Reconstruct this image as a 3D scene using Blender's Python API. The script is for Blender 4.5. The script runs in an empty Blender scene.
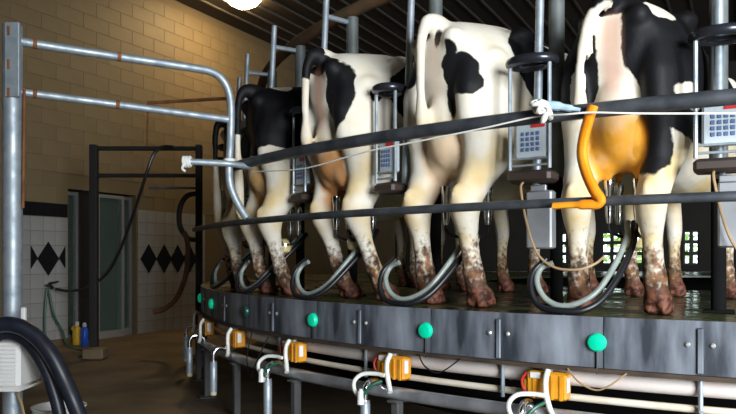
import bpy, math, random
from mathutils import Vector, Matrix, noise

random.seed(7)
sc = bpy.context.scene
col = sc.collection

# ------------------------------------------------------------------ camera
EYE = 1.15                    # camera height over the parlour floor
F, PX0, HORY = 700.0, 368.0, 258.0
cam = bpy.data.cameras.new('camera')
cam.sensor_width = 36.0
cam.lens = F / 736.0 * 36.0
cam.shift_y = (HORY - 207.0) / 736.0
cam.clip_start = 0.05
cam.clip_end = 200
camo = bpy.data.objects.new('camera', cam)
col.objects.link(camo)
camo.location = (0, 0, EYE)
camo.rotation_euler = (math.radians(90), 0, 0)
sc.camera = camo

# ------------------------------------------------------------------ room frame
# t runs along the block wall, n runs away from it into the room
W0 = Vector((-4.215, 9.18))
WD = Vector((0.469, 0.883)).normalized()
WN = Vector((WD.y, -WD.x))
T0, T1, N1, CEIL = -7.5, 10.5, 15.5, 5.3
WANG = math.atan2(WD.y, WD.x)


def rm(t, n, z=0.0):
    p = W0 + WD * t + WN * n
    return Vector((p.x, p.y, z))


# ------------------------------------------------------------------ light and exposure
world = bpy.data.worlds.new('World')
sc.world = world
world.use_nodes = True
wn = world.node_tree.nodes
wn['Background'].inputs[0].default_value = (0.80, 0.90, 1.0, 1)
wn['Background'].inputs[1].default_value = 3.0


def area(name, loc, target, sx, sy, power, color):
    l = bpy.data.lights.new(name, 'AREA')
    l.shape = 'RECTANGLE'
    l.size, l.size_y = sx, sy
    l.energy = power
    l.color = color
    o = bpy.data.objects.new(name, l)
    col.objects.link(o)
    o.location = loc
    o.rotation_euler = (Vector(target) - Vector(loc)).to_track_quat('-Z', 'Y').to_euler()
    return o


# daylight standing in the big doorway of the end wall behind the camera
DOOR_N0, DOOR_N1, DOOR_Z = 10.4, 15.0, 3.8
_c = rm(T0 + 0.05, (DOOR_N0 + DOOR_N1) / 2, DOOR_Z / 2 + 0.35)
_d = _c + Vector((WD.x, WD.y, -0.02)) * 5
area('daylight_doorway', _c, _d, DOOR_N1 - DOOR_N0 - 0.1, DOOR_Z - 0.8, 1080, (0.93, 0.97, 1.0))

sc.view_settings.view_transform = 'Standard'
sc.view_settings.look = 'None'
sc.view_settings.gamma = 1.0
sc.view_settings.use_curve_mapping = False
sc.view_settings.exposure = 0.35

# ------------------------------------------------------------------ helpers
CX, CY, R = 3.971, 7.984, 5.718          # turntable centre and outer radius
A0 = 0.5438                              # inward angle of stall 4
DT = 2 * math.pi / 41
DECK = EYE - 0.26
SKB = EYE - 0.485


def ang(i):
    return A0 - (i - 4) * DT


def polar(a, r, z=0.0):
    return Vector((CX - r * math.sin(a), CY - r * math.cos(a), z))


def at(px, py, Y):
    return Vector(((px - PX0) / F * Y, Y, EYE + (HORY - py) / F * Y))


def at_cyl(px, py, r):
    k = (px - PX0) / F
    A = k * k + 1
    B = -2 * (k * CX + CY)
    C = CX * CX + CY * CY - r * r
    D = max(B * B - 4 * A * C, 0)
    return at(px, py, (-B - math.sqrt(D)) / (2 * A))


def at_wall(px, py, n=0.0):
    k = (px - PX0) / F
    w = W0 + WN * n
    t = (k * w.y - w.x) / (WD.x - k * WD.y)
    return t, at(px, py, w.y + WD.y * t)


def to_stall(p, i):
    """world point -> local coordinates of stall i (origin on the deck edge)"""
    a = ang(i)
    o = polar(a, R, DECK)
    v = p - o
    return Vector((v.x * math.cos(a) - v.y * math.sin(a), v.x * math.sin(a) + v.y * math.cos(a), v.z))


class MB:
    def __init__(s):
        s.v, s.f = [], []

    def add(s, vs, fs):
        b = len(s.v)
        s.v += [Vector(p) for p in vs]
        s.f += [[b + i for i in q] for q in fs]
        return s

    def box(s, c, d, rot=None):
        hx, hy, hz = d[0] / 2, d[1] / 2, d[2] / 2
        vs = [Vector((x, y, z)) for z in (-hz, hz) for y in (-hy, hy) for x in (-hx, hx)]
        if rot is not None:
            vs = [rot @ p for p in vs]
        vs = [p + Vector(c) for p in vs]
        return s.add(vs, [(0, 2, 3, 1), (4, 5, 7, 6), (0, 1, 5, 4), (2, 6, 7, 3), (0, 4, 6, 2), (1, 3, 7, 5)])

    def bbox(s, c, d, b=0.01, rot=None):
        """box with chamfered vertical and horizontal edges"""
        hx, hy, hz = d[0] / 2, d[1] / 2, d[2] / 2
        rings = []
        for z, k in ((-hz, b), (-hz + b, 0), (hz - b, 0), (hz, b)):
            x, y = hx - k, hy - k
            c2 = b
            rings.append([(x - c2, -y, z), (x, -y + c2, z), (x, y - c2, z), (x - c2, y, z),
                          (-x + c2, y, z), (-x, y - c2, z), (-x, -y + c2, z), (-x + c2, -y, z)])
        vs = [Vector(p) for r in rings for p in r]
        if rot is not None:
            vs = [rot @ p for p in vs]
        vs = [p + Vector(c) for p in vs]
        fs = []
        for k in range(3):
            for j in range(8):
                fs.append((k * 8 + j, k * 8 + (j + 1) % 8, (k + 1) * 8 + (j + 1) % 8, (k + 1) * 8 + j))
        fs.append(tuple(range(7, -1, -1)))
        fs.append(tuple(range(24, 32)))
        return s.add(vs, fs)

    def rings(s, rings, closed=False, caps=True):
        n = len(rings[0])
        vs = [p for r in rings for p in r]
        fs = []
        m = len(rings)
        for k in range(m if closed else m - 1):
            k2 = (k + 1) % m
            for j in range(n):
                fs.append((k * n + j, k * n + (j + 1) % n, k2 * n + (j + 1) % n, k2 * n + j))
        if caps and not closed:
            fs.append(tuple(range(n - 1, -1, -1)))
            fs.append(tuple(range((m - 1) * n, m * n)))
        return s.add(vs, fs)

    def tube(s, pts, r, n=10, closed=False, flat=1.0):
        pts = [Vector(p) for p in pts]
        m = len(pts)
        rs = r if isinstance(r, (list, tuple)) else [r] * m
        prev = None
        out = []
        for i, p in enumerate(pts):
            if closed:
                d = pts[(i + 1) % m] - pts[i - 1]
            else:
                d = pts[min(i + 1, m - 1)] - pts[max(i - 1, 0)]
            d.normalize()
            if prev is None:
                up = Vector((0, 0, 1)) if abs(d.z) < 0.9 else Vector((0, 1, 0))
                u = d.cross(up).normalized()
            else:
                u = (prev - d * prev.dot(d))
                u = u.normalized() if u.length > 1e-6 else d.orthogonal().normalized()
            prev = u
            w = d.cross(u)
            out.append([p + (u * math.cos(2 * math.pi * k / n) * flat + w * math.sin(2 * math.pi * k / n)) * rs[i] for k in range(n)])
        return s.rings(out, closed)

    def lathe(s, prof, c=(0, 0, 0), n=16):
        c = Vector(c)
        rr = [[c + Vector((r * math.cos(2 * math.pi * k / n), r * math.sin(2 * math.pi * k / n), z)) for k in range(n)] for r, z in prof]
        return s.rings(rr)

    def build(s, name, mat, parent=None, origin=None, smooth=True):
        me = bpy.data.meshes.new(name)
        o = Vector(origin) if origin is not None else Vector((0, 0, 0))
        me.from_pydata([tuple(p - o) for p in s.v], [], s.f)
        me.materials.append(mat)
        me.update()
        if smooth:
            me.polygons.foreach_set('use_smooth', [True] * len(me.polygons))
            try:
                me.set_sharp_from_angle(angle=math.radians(38))
            except Exception:
                pass
        ob = bpy.data.objects.new(name, me)
        ob.location = o
        col.objects.link(ob)
        if parent is not None:
            ob.parent = parent
        return ob


def tag(o, label=None, cat=None, group=None, kind=None):
    if label:
        o['label'] = label
    if cat:
        o['category'] = cat
    if group:
        o['group'] = group
    if kind:
        o['kind'] = kind
    return o


def empty(name, loc=(0, 0, 0), rz=0.0):
    o = bpy.data.objects.new(name, None)
    o.empty_display_size = 0.1
    o.location = loc
    o.rotation_euler = (0, 0, rz)
    col.objects.link(o)
    return o


def kids(o):
    return [c for c in col.objects if c.parent == o]


def copy_tree(o, parent=None):
    c = o.copy()
    col.objects.link(c)
    c.parent = parent
    for ch in kids(o):
        copy_tree(ch, c)
    return c


def inst(ob, loc, parent, rot=None):
    c = ob.copy()
    col.objects.link(c)
    c.parent = parent
    c.location = loc
    if rot is not None:
        c.rotation_euler = rot
    return c


def smooth_path(pts, n=6):
    """Catmull-Rom through the points"""
    P = [Vector(p) for p in pts]
    P = [P[0] * 2 - P[1]] + P + [P[-1] * 2 - P[-2]]
    out = []
    for i in range(1, len(P) - 2):
        for k in range(n):
            t = k / n
            a, b, c, d = P[i - 1], P[i], P[i + 1], P[i + 2]
            out.append(0.5 * ((2 * b) + (c - a) * t + (2 * a - 5 * b + 4 * c - d) * t * t + (3 * b - a - 3 * c + d) * t ** 3))
    out.append(P[-2])
    return out


# ------------------------------------------------------------------ materials
def new_mat(name):
    m = bpy.data.materials.new(name)
    m.use_nodes = True
    nt = m.node_tree
    return m, nt, nt.nodes['Principled BSDF']


def mat(name, c, rough=0.5, metal=0.0, c2=None, scale=8.0, stretch=(1, 1, 1), amount=(0.35, 0.65), bump=0.0, spec=None, rough2=None):
    m, nt, b = new_mat(name)
    b.inputs['Base Color'].default_value = (*c, 1)
    b.inputs['Roughness'].default_value = rough
    b.inputs['Metallic'].default_value = metal
    if spec is not None:
        b.inputs['Specular IOR Level'].default_value = spec
    if c2 is not None or bump:
        tc = nt.nodes.new('ShaderNodeTexCoord')
        mp = nt.nodes.new('ShaderNodeMapping')
        mp.inputs['Scale'].default_value = stretch
        nz = nt.nodes.new('ShaderNodeTexNoise')
        nz.inputs['Scale'].default_value = scale
        nz.inputs['Detail'].default_value = 5
        nt.links.new(tc.outputs['Object'], mp.inputs['Vector'])
        nt.links.new(mp.outputs['Vector'], nz.inputs['Vector'])
        if c2 is not None:
            rp = nt.nodes.new('ShaderNodeValToRGB')
            rp.color_ramp.elements[0].position = amount[0]
            rp.color_ramp.elements[1].position = amount[1]
            rp.color_ramp.elements[0].color = (*c, 1)
            rp.color_ramp.elements[1].color = (*c2, 1)
            nt.links.new(nz.outputs['Fac'], rp.inputs['Fac'])
            nt.links.new(rp.outputs['Color'], b.inputs['Base Color'])
        if rough2 is not None:
            mr = nt.nodes.new('ShaderNodeMapRange')
            mr.inputs['From Min'].default_value = amount[0]
            mr.inputs['From Max'].default_value = amount[1]
            mr.inputs['To Min'].default_value = rough
            mr.inputs['To Max'].default_value = rough2
            nt.links.new(nz.outputs['Fac'], mr.inputs['Value'])
            nt.links.new(mr.outputs['Result'], b.inputs['Roughness'])
        if bump:
            bp = nt.nodes.new('ShaderNodeBump')
            bp.inputs['Strength'].default_value = bump
            bp.inputs['Distance'].default_value = 0.02
            nt.links.new(nz.outputs['Fac'], bp.inputs['Height'])
            nt.links.new(bp.outputs['Normal'], b.inputs['Normal'])
    return m


M = {}
M['concrete'] = mat('floor_concrete', (0.10, 0.070, 0.040), 0.8, c2=(0.17, 0.12, 0.07), scale=1.3, bump=0.15, rough2=0.5)
M['block'] = mat('painted_block', (0.19, 0.142, 0.077), 0.6, c2=(0.22, 0.165, 0.09), scale=2.0, bump=0.05)
M['mortar'] = mat('painted_joint', (0.18, 0.135, 0.073), 0.7)
M['darkwall'] = mat('dark_green_wall', (0.012, 0.012, 0.011), 0.85, c2=(0.018, 0.017, 0.014), scale=1.5)
M['tile'] = mat('white_wall_tile', (0.31, 0.31, 0.30), 0.14, c2=(0.37, 0.37, 0.36), scale=1.5)
M['grout'] = mat('tile_grout', (0.25, 0.24, 0.22), 0.8)
M['blacktile'] = mat('black_wall_tile', (0.012, 0.012, 0.014), 0.12)
M['ceiling'] = mat('dark_ceiling_sheet', (0.030, 0.024, 0.018), 0.7, c2=(0.045, 0.035, 0.026), scale=0.8)
M['rib'] = mat('ceiling_rib_steel', (0.12, 0.11, 0.095), 0.55, 0.3)
M['galv'] = mat('galvanised_steel', (0.30, 0.36, 0.41), 0.60, 0.55, c2=(0.46, 0.52, 0.56), scale=14, rough2=0.45)
M['galvdark'] = mat('weathered_galvanised', (0.12, 0.135, 0.155), 0.45, 0.6, c2=(0.24, 0.26, 0.29), scale=14)
M['zinc'] = mat('grey_zinc_post', (0.10, 0.115, 0.115), 0.6, 0.2, c2=(0.17, 0.19, 0.185), scale=6)
M['railgrey'] = mat('dark_grey_rail', (0.045, 0.052, 0.062), 0.42, 0.4, c2=(0.10, 0.11, 0.125), scale=10, stretch=(1, 1, 1))
M['stainless'] = mat('stainless_pipe', (0.56, 0.58, 0.62), 0.30, 0.6, c2=(0.34, 0.35, 0.38), scale=7)
M['chrome'] = mat('bright_stainless', (0.75, 0.78, 0.80), 0.16, 1.0)
M['skirt'] = mat('weathered_deck_steel', (0.042, 0.050, 0.064), 0.45, 0.25, c2=(0.38, 0.42, 0.49), scale=4.0, stretch=(2.4, 2.4, 0.5), amount=(0.36, 0.80), rough2=0.6)
M['deck'] = mat('wet_mossy_deck', (0.03, 0.035, 0.022), 0.12, c2=(0.055, 0.075, 0.015), scale=4.0, amount=(0.4, 0.62), bump=0.25, rough2=0.5)
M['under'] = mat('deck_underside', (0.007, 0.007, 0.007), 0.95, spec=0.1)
M['flange'] = mat('grimy_flange', (0.035, 0.024, 0.016), 0.8, c2=(0.07, 0.045, 0.028), scale=6)
M['pvc'] = mat('white_plastic_pipe', (0.72, 0.66, 0.62), 0.4, c2=(0.66, 0.50, 0.47), scale=3, amount=(0.5, 0.75))
M['cream'] = mat('cream_plastic_pipe', (0.78, 0.72, 0.60), 0.4, c2=(0.6, 0.5, 0.36), scale=4, amount=(0.5, 0.7))
M['orange'] = mat('amber_plastic', (0.82, 0.38, 0.025), 0.35, c2=(0.66, 0.27, 0.015), scale=12)
M['hiorange'] = mat('orange_coated_bar', (0.95, 0.27, 0.005), 0.45, c2=(0.85, 0.36, 0.02), scale=9)
M['whiteplastic'] = mat('white_plastic', (0.78, 0.78, 0.76), 0.4)
M['whitehose'] = mat('milky_white_hose', (0.74, 0.76, 0.70), 0.35)
M['greenhose'] = mat('dark_green_hose', (0.015, 0.10, 0.055), 0.4)
M['greyhose'] = mat('grey_milk_hose', (0.30, 0.35, 0.32), 0.32, c2=(0.20, 0.23, 0.21), scale=12)
M['blackrub'] = mat('black_rubber', (0.010, 0.011, 0.014), 0.38)
M['bluehose'] = mat('thick_dark_rubber', (0.010, 0.012, 0.020), 0.42, c2=(0.016, 0.02, 0.032), scale=30)
M['tan'] = mat('tan_tube', (0.38, 0.25, 0.13), 0.5)
M['rust'] = mat('rusty_steel', (0.16, 0.055, 0.018), 0.8, 0.2, c2=(0.30, 0.12, 0.04), scale=11, bump=0.2)
M['brown'] = mat('brown_rubber', (0.085, 0.032, 0.016), 0.6, c2=(0.12, 0.05, 0.025), scale=8)
M['standgrey'] = mat('dull_grey_stand', (0.055, 0.058, 0.060), 0.7, 0.2, c2=(0.09, 0.09, 0.09), scale=9)
M['moss'] = mat('dirty_painted_pipe', (0.10, 0.075, 0.04), 0.75, c2=(0.20, 0.10, 0.045), scale=5)
M['darkpost'] = mat('dark_brown_steel', (0.022, 0.020, 0.020), 0.55, 0.3)
M['panel'] = mat('console_grey', (0.50, 0.56, 0.60), 0.4)
M['keyblue'] = mat('blue_keypad_key', (0.10, 0.17, 0.34), 0.45)
M['redled'] = mat('red_display', (0.65, 0.03, 0.03), 0.3)
M['shelf'] = mat('dark_rubber_tray', (0.045, 0.030, 0.024), 0.5)
M['boxgrey'] = mat('grey_sheet_box', (0.36, 0.38, 0.40), 0.45, 0.35, c2=(0.28, 0.29, 0.31), scale=6)
M['ringdark'] = mat('dark_polished_ring', (0.055, 0.060, 0.075), 0.25, 0.7)
M['rope'] = mat('white_rope', (0.82, 0.82, 0.78), 0.8)
M['palesleeve'] = mat('pale_blue_sleeve', (0.45, 0.62, 0.75), 0.5)
M['green'] = mat('green_lens', (0.0, 0.55, 0.33), 0.3)
M['dimlens'] = mat('dark_green_lens', (0.01, 0.06, 0.045), 0.3)
M['alu'] = mat('aluminium_frame', (0.42, 0.42, 0.40), 0.45, 0.5)
M['yellow'] = mat('yellow_detergent', (0.80, 0.48, 0.02), 0.4)
M['blue'] = mat('blue_bottle', (0.02, 0.12, 0.75), 0.35)
M['capwhite'] = mat('bottle_cap', (0.75, 0.77, 0.80), 0.4)
M['bolt'] = mat('zinc_bolt', (0.75, 0.75, 0.72), 0.35, 0.7)
M['bristle'] = mat('cream_foam_end', (0.62, 0.56, 0.40), 0.8)
M['leaf'] = mat('leaf_green', (0.22, 0.42, 0.05), 0.6, c2=(0.55, 0.68, 0.16), scale=3)
M['grass'] = mat('outside_grass', (0.20, 0.32, 0.06), 0.8, c2=(0.30, 0.38, 0.10), scale=1)
M['bluemark'] = mat('blue_valve', (0.05, 0.10, 0.45), 0.4)
M['redwire'] = mat('red_wire', (0.50, 0.03, 0.02), 0.5)

m, nt, b = new_mat('window_glass')
b.inputs['Base Color'].default_value = (0.55, 0.75, 0.68, 1)
b.inputs['Roughness'].default_value = 0.03
b.inputs['Transmission Weight'].default_value = 0.9
b.inputs['IOR'].default_value = 1.25
M['glass'] = m
m, nt, b = new_mat('clear_pane')
b.inputs['Base Color'].default_value = (0.95, 1.0, 0.95, 1)
b.inputs['Roughness'].default_value = 0.0
b.inputs['Transmission Weight'].default_value = 1.0
b.inputs['IOR'].default_value = 1.1
M['clear'] = m
m, nt, b = new_mat('lamp_glass')
b.inputs['Base Color'].default_value = (1, 0.9, 0.7, 1)
b.inputs['Emission Color'].default_value = (1.0, 0.70, 0.34, 1)
b.inputs['Emission Strength'].default_value = 62.0
M['lampglass'] = m
m, nt, b = new_mat('green_lamp_lens')
b.inputs['Base Color'].default_value = (0.0, 0.55, 0.33, 1)
b.inputs['Roughness'].default_value = 0.35
b.inputs['Emission Color'].default_value = (0.0, 0.60, 0.30, 1)
b.inputs['Emission Strength'].default_value = 0.22
M['greenlit'] = m
m, nt, b = new_mat('claw_glass')
b.inputs['Base Color'].default_value = (0.75, 0.62, 0.30, 1)
b.inputs['Roughness'].default_value = 0.15
M['claw'] = m

# ------------------------------------------------------------------ the building
ROT = Matrix.Rotation(WANG, 3, 'Z')


def wbox(mb, t0, t1, n0, n1, z0, z1):
    c = rm((t0 + t1) / 2, (n0 + n1) / 2, (z0 + z1) / 2)
    mb.box(c, (t1 - t0, abs(n1 - n0), z1 - z0), ROT)
    return mb


mb = MB()
wbox(mb, T0 - 0.3, T1 + 0.3, -3.2, N1 + 0.3, -0.2, 0.0)
tag(mb.build('floor', M['concrete'], smooth=False), 'bare brown concrete parlour floor, damp and worn', kind='structure')

mb = MB()
wbox(mb, T0 - 0.3, T1 + 0.3, -3.2, N1 + 0.3, CEIL, CEIL + 0.1)
ceil = tag(mb.build('ceiling', M['ceiling'], smooth=False), 'dark sheet ceiling with pale ribs', kind='structure')
rb = MB().box((0, 0, 0), (T1 - T0, 0.035, 0.03), ROT)
r0 = rb.build('rib', M['rib'], ceil, smooth=False)
nn = 0.4
first = True
while nn < N1:
    p = rm((T0 + T1) / 2, nn, CEIL - 0.015)
    if first:
        r0.location = p
        first = False
    else:
        inst(r0, p, ceil)
    nn += 0.33

# block wall (wall_back) with the door recess cut out of it
tA = at_wall(68, 250)[0]         # recess starts
tB = at_wall(136, 250)[0]        # recess ends
HD = 2.09                        # recess height
mb = MB()
wbox(mb, T0, tA, -0.2, 0, 0, CEIL)
wbox(mb, tB, T1, -0.2, 0, 0, CEIL)
wbox(mb, tA, tB, -0.2, 0, HD, CEIL)
wall = tag(mb.build('wall_back', M['mortar'], smooth=False), 'ochre painted block wall with white tiled foot', kind='structure')


def patch_instances(name, mbfun, positions, mat_, parent):
    o0 = None
    for p in positions:
        if o0 is None:
            o0 = mbfun().build(name, mat_, parent, smooth=False)
            o0.location = p
        else:
            inst(o0, p, parent)
    return o0


TILE_TOP = 1.88
BW, BH = 0.44, 0.205
pos = []
row = 0
z = TILE_TOP
while z + BH <= CEIL:
    t = -1.4 + (0 if row % 2 else -BW / 2)
    while t < 5.6 and len(pos) < 298:
        if not (z < HD and t + BW > tA - 0.02 and t < tB + 0.02):
            pos.append(rm(t + BW / 2, 0.001, z + BH / 2))
        t += BW
    z += BH
    row += 1
patch_instances('block', lambda: MB().bbox((0, 0, 0), (BW - 0.005, 0.009, BH - 0.005), 0.002, ROT), pos, M['block'], wall)
# plain block facing beyond the ones built singly
mb = MB()
wbox(mb, T0, -1.7, 0, 0.006, 0, CEIL)
wbox(mb, 5.9, T1, 0, 0.006, 0, CEIL)
mb.build('plain_facing', M['block'], wall, smooth=False)

TS = 0.188
tL = at_wall(27, 250)[0]
posw, posb = [], []
for (ta, tb) in ((tA - 4 * TS - 0.01, tA - 0.01), (tB + 0.03, tB + 0.03 + 8 * TS)):
    k = 0
    t = ta
    while t + TS <= tb + 1e-4:
        for rrow in range(10):
            z = rrow * TS
            black = rrow == 9 and ta < tA
            (posb if black else posw).append(rm(t + TS / 2, 0.005, z + TS / 2))
        t += TS
patch_instances('tile', lambda: MB().bbox((0, 0, 0), (TS - 0.006, 0.012, TS - 0.006), 0.002, ROT), posw, M['tile'], wall)
patch_instances('black_tile', lambda: MB().bbox((0, 0, 0), (TS - 0.002, 0.014, TS - 0.012), 0.002, ROT), posb, M['blacktile'], wall)


def diamond(hw, hh):
    mb = MB()
    c = [(-hw, 0), (0, -hh), (hw, 0), (0, hh)]
    vs = [ROT @ Vector((x, d, z)) for d in (-0.004, 0.004) for x, z in c]
    return mb.add(vs, [(0, 1, 2, 3)[::-1], (4, 5, 6, 7), (0, 1, 5, 4), (1, 2, 6, 5), (2, 3, 7, 6), (3, 0, 4, 7)])


pd = [rm(at_wall(x, 259)[0], 0.016, 1.14) for x in (47.5, 148, 163.5, 177, 189)]
patch_instances('diamond_tile', lambda: diamond(0.165, 0.225), pd, M['blacktile'], wall)
# cut diamonds at both sides of the big one
for s, x in ((-1, 33), (1, 61.5)):
    mb = MB()
    c = [(0.0, -0.14), (0.0, 0.16), (-s * 0.10, 0.0)]
    vs = [ROT @ Vector((xx, d, zz)) for d in (-0.004, 0.004) for xx, zz in c]
    mb.add(vs, [(0, 1, 2), (5, 4, 3), (0, 3, 4, 1), (1, 4, 5, 2), (2, 5, 3, 0)])
    o = mb.build('cut_diamond_tile', M['blacktile'], wall, smooth=False)
    o.location = rm(at_wall(30 if s < 0 else 64.5, 259)[0], 0.016, 1.15)

# concrete kerb under the tiles
mb = MB()
wbox(mb, tA - 5 * TS, tA + 0.25, 0.012, 0.10, 0, 0.07)
tag(mb.build('baseboard_back', M['concrete'], smooth=False), 'low concrete kerb under the white wall tiles', kind='structure')

# other walls
# far wall: a few small-paned windows at eye level
ZW0, ZW1 = 1.0, 1.75


def far_n(px):
    """where the view line through column px meets the far wall"""
    k = (px - PX0) / F
    w = W0 + WD * T1
    return (k * w.y - w.x) / (WN.x - k * WN.y)


WINS = [(556, 588), (601, 643), (683, 699)]
mb = MB()
wbox(mb, T1, T1 + 0.2, -0.2, N1 + 0.2, ZW1, CEIL)
wbox(mb, T1, T1 + 0.2, -0.2, N1 + 0.2, 0, ZW0)
nprev = -0.2
spans = []
for xa, xb in WINS:
    na, nb = far_n(xa), far_n(xb)
    wbox(mb, T1, T1 + 0.2, nprev, na, ZW0, ZW1)
    spans.append((na, nb))
    nprev = nb
wbox(mb, T1, T1 + 0.2, nprev, N1 + 0.2, ZW0, ZW1)
tag(mb.build('wall_far', M['darkwall'], smooth=False), 'dark far wall with small-paned windows at eye level', kind='structure')
for k, (na, nb) in enumerate(spans):
    root = empty('window_%d' % (k + 1), rm(T1 + 0.1, (na + nb) / 2, ZW0), WANG)
    tag(root, 'small-paned window in the dark far wall', kind='structure')
    w, h = nb - na, ZW1 - ZW0
    nx = max(2, round(w / 0.24))
    for q in range(nx + 1):
        MB().box((0, -w / 2 + q * w / nx, h / 2), (0.06, 0.075, h)).build('bar', M['darkpost'], root, smooth=False)
    for q in range(4):
        MB().box((0, 0, q * h / 3), (0.05, w, 0.08)).build('bar', M['darkpost'], root, smooth=False)
    for q in range(nx):
        for j in range(3):
            MB().box((0, -w / 2 + (q + 0.5) * w / nx, (j + 0.5) * h / 3), (0.006, w / nx - 0.075, h / 3 - 0.08)).build('pane', M['clear'], root, smooth=False)
mb = MB()
wbox(mb, T0, T1, N1, N1 + 0.2, 0, CEIL)
tag(mb.build('wall_right', M['darkwall'], smooth=False), 'dark plain side wall beyond the turntable', kind='structure')
mb = MB()
wbox(mb, T0 - 0.2, T0, -0.2, DOOR_N0, 0, CEIL)
wbox(mb, T0 - 0.2, T0, DOOR_N1, N1 + 0.2, 0, CEIL)
wbox(mb, T0 - 0.2, T0, DOOR_N0, DOOR_N1, DOOR_Z, CEIL)
tag(mb.build('wall_front', M['darkwall'], smooth=False), 'dark end wall with a wide open doorway', kind='structure')

# passage behind the glass door
mb = MB()
wbox(mb, tA - 0.4, tA - 0.3, -3.0, -0.2, 0, HD + 0.3)
wbox(mb, tB + 0.3, tB + 0.4, -3.0, -0.2, 0, HD + 0.3)
wbox(mb, tA - 0.4, tB + 0.4, -3.1, -3.0, 0, HD + 0.3)
wbox(mb, tA - 0.4, tB + 0.4, -3.1, -0.2, HD + 0.3, HD + 0.4)
tag(mb.build('wall_passage', M['darkwall'], smooth=False), 'dark passage behind the sliding glass door', kind='structure')


def glazed(name, x0, x1, n, label, frame=0.045, handle=False):
    a, b_ = at_wall(x0, 250)[0], at_wall(x1, 250)[0]
    c = rm((a + b_) / 2, n, 0)
    root = empty(name, c, WANG)
    tag(root, label, kind='structure')
    w = b_ - a
    H = HD - 0.03
    for s in (-1, 1):
        MB().box((s * (w / 2 - frame / 2), 0, H / 2), (frame, 0.05, H)).build('stile', M['alu'], root, smooth=False)
    MB().box((0, 0, H - frame / 2), (w - 2 * frame, 0.045, frame)).build('rail', M['alu'], root, smooth=False)
    MB().box((0, 0, 0.05), (w - 2 * frame, 0.045, 0.10)).build('rail', M['alu'], root, smooth=False)
    MB().box((0, 0, (H - frame + 0.1) / 2), (w - 2 * frame, 0.01, H - frame - 0.1)).build('pane', M['glass'], root, smooth=False)
    if handle:
        MB().bbox((-w / 2 + frame / 2, 0.05, 0.98), (0.045, 0.05, 0.28), 0.008).build('handle', M['whiteplastic'], root)
    return root


glazed('window_20', 69, 82, -0.10, 'narrow glazed side panel left of the sliding door')
glazed('door_1', 97.5, 124.5, -0.03, 'sliding glass door in a pale metal frame', handle=True)
glazed('window_21', 123.5, 135.5, -0.10, 'narrow glazed side panel right of the sliding door')
MB().box((0, 0, 0), (at_wall(97, 250)[0] - at_wall(82, 250)[0], 0.16, HD), ROT).build('trim_1', M['darkpost'], origin=None, smooth=False)
o = col.objects['trim_1']
o.location = rm((at_wall(97, 250)[0] + at_wall(82, 250)[0]) / 2, -0.10, HD / 2)
tag(o, 'dark jamb between the glass panels', kind='structure')

# ground and hedge outside the far windows
mb = MB()
wbox(mb, T1 + 0.3, T1 + 14, -6, N1 + 8, -0.35, -0.25)
tag(mb.build('ground_outside', M['grass'], smooth=False), 'grass outside the far windows', kind='structure')
mb = MB()
rnd = random.Random(3)
for k in range(3600):
    t = T1 + 5.5 + rnd.random() * 1.4
    n_ = -4 + rnd.random() * 24
    z = -0.2 + rnd.random() * (2.6 + 1.0 * noise.noise(Vector((n_ * 0.9, 0, 3))))
    p = rm(t, n_, z)
    u = Vector((rnd.uniform(-1, 1), rnd.uniform(-1, 1), rnd.uniform(-1, 1))).normalized() * 0.17
    w = u.orthogonal().normalized() * 0.09
    mb.add([p - u, p - w, p + u, p + w], [(0, 1, 2, 3)])
hedge = mb.build('hedge', M['leaf'], smooth=False, origin=rm(T1 + 6, 8, -0.25))
tag(hedge, 'leafy green hedge outside the far windows', 'hedge', kind='stuff')

# ------------------------------------------------------------------ ceiling lamp
lp = at(243, -4, 11.2)
lamp = empty('ceiling_lamp', (lp.x, lp.y, lp.z))
tag(lamp, 'glowing round warm white lamp hanging from the ceiling', 'lamp')
MB().lathe([(0.02, -0.185), (0.12, -0.175), (0.23, -0.115), (0.295, -0.03), (0.30, 0.03), (0.26, 0.075)], n=28).build('globe', M['lampglass'], lamp)
MB().lathe([(0.23, 0.07), (0.20, 0.13), (0.12, 0.20), (0.08, 0.34), (0.03, 0.36)], n=24).build('housing', M['galvdark'], lamp)
MB().tube([(0, 0, 0.34), (0, 0, CEIL - lp.z)], 0.015).build('rod', M['galvdark'], lamp)

# ------------------------------------------------------------------ the turntable
plat = empty('rotary_platform', (CX, CY, 0))
tag(plat, 'round steel milking turntable carrying the cows', 'turntable')
NS = 41
RIN = R - 3.1


def lp_(a, r, z):
    return Vector((-r * math.sin(a), -r * math.cos(a), z))


mb = MB()
rings = []
for k in range(164):
    a = k * 2 * math.pi / 164
    rings.append([lp_(a, RIN, DECK - 0.03), lp_(a, RIN, DECK - 0.004), lp_(a, R - 0.012, DECK - 0.004), lp_(a, R - 0.012, DECK - 0.03)])
mb.rings(rings, closed=True)
mb.build('deck', M['deck'], plat)
mb = MB()
rings = []
for k in range(82):
    a = k * 2 * math.pi / 82
    rings.append([lp_(a, R - 0.9, 0.30), lp_(a, R - 0.9, DECK - 0.032), lp_(a, R - 0.8, DECK - 0.032), lp_(a, R - 0.8, 0.30)])
mb.rings(rings, closed=True)
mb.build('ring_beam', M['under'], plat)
mb = MB()
rings = []
for k in range(164):
    a = k * 2 * math.pi / 164
    rings.append([lp_(a, R - 0.10, SKB - 0.012), lp_(a, R - 0.10, SKB - 0.002), lp_(a, R + 0.012, SKB - 0.002), lp_(a, R + 0.012, SKB - 0.022)])
mb.rings(rings, closed=True)
mb.build('lower_flange', M['flange'], plat)

# skirt plate: one per stall, slightly curved
def skirt_mb():
    mb = MB()
    rr = []
    for k in range(5):
        a = (k / 4 - 0.5) * (DT - 0.003 / R * 1.6)
        rr.append([lp_(a, R, SKB), lp_(a, R, DECK), lp_(a, R - 0.012, DECK), lp_(a, R - 0.012, SKB)])
    return mb.rings(rr)


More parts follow.
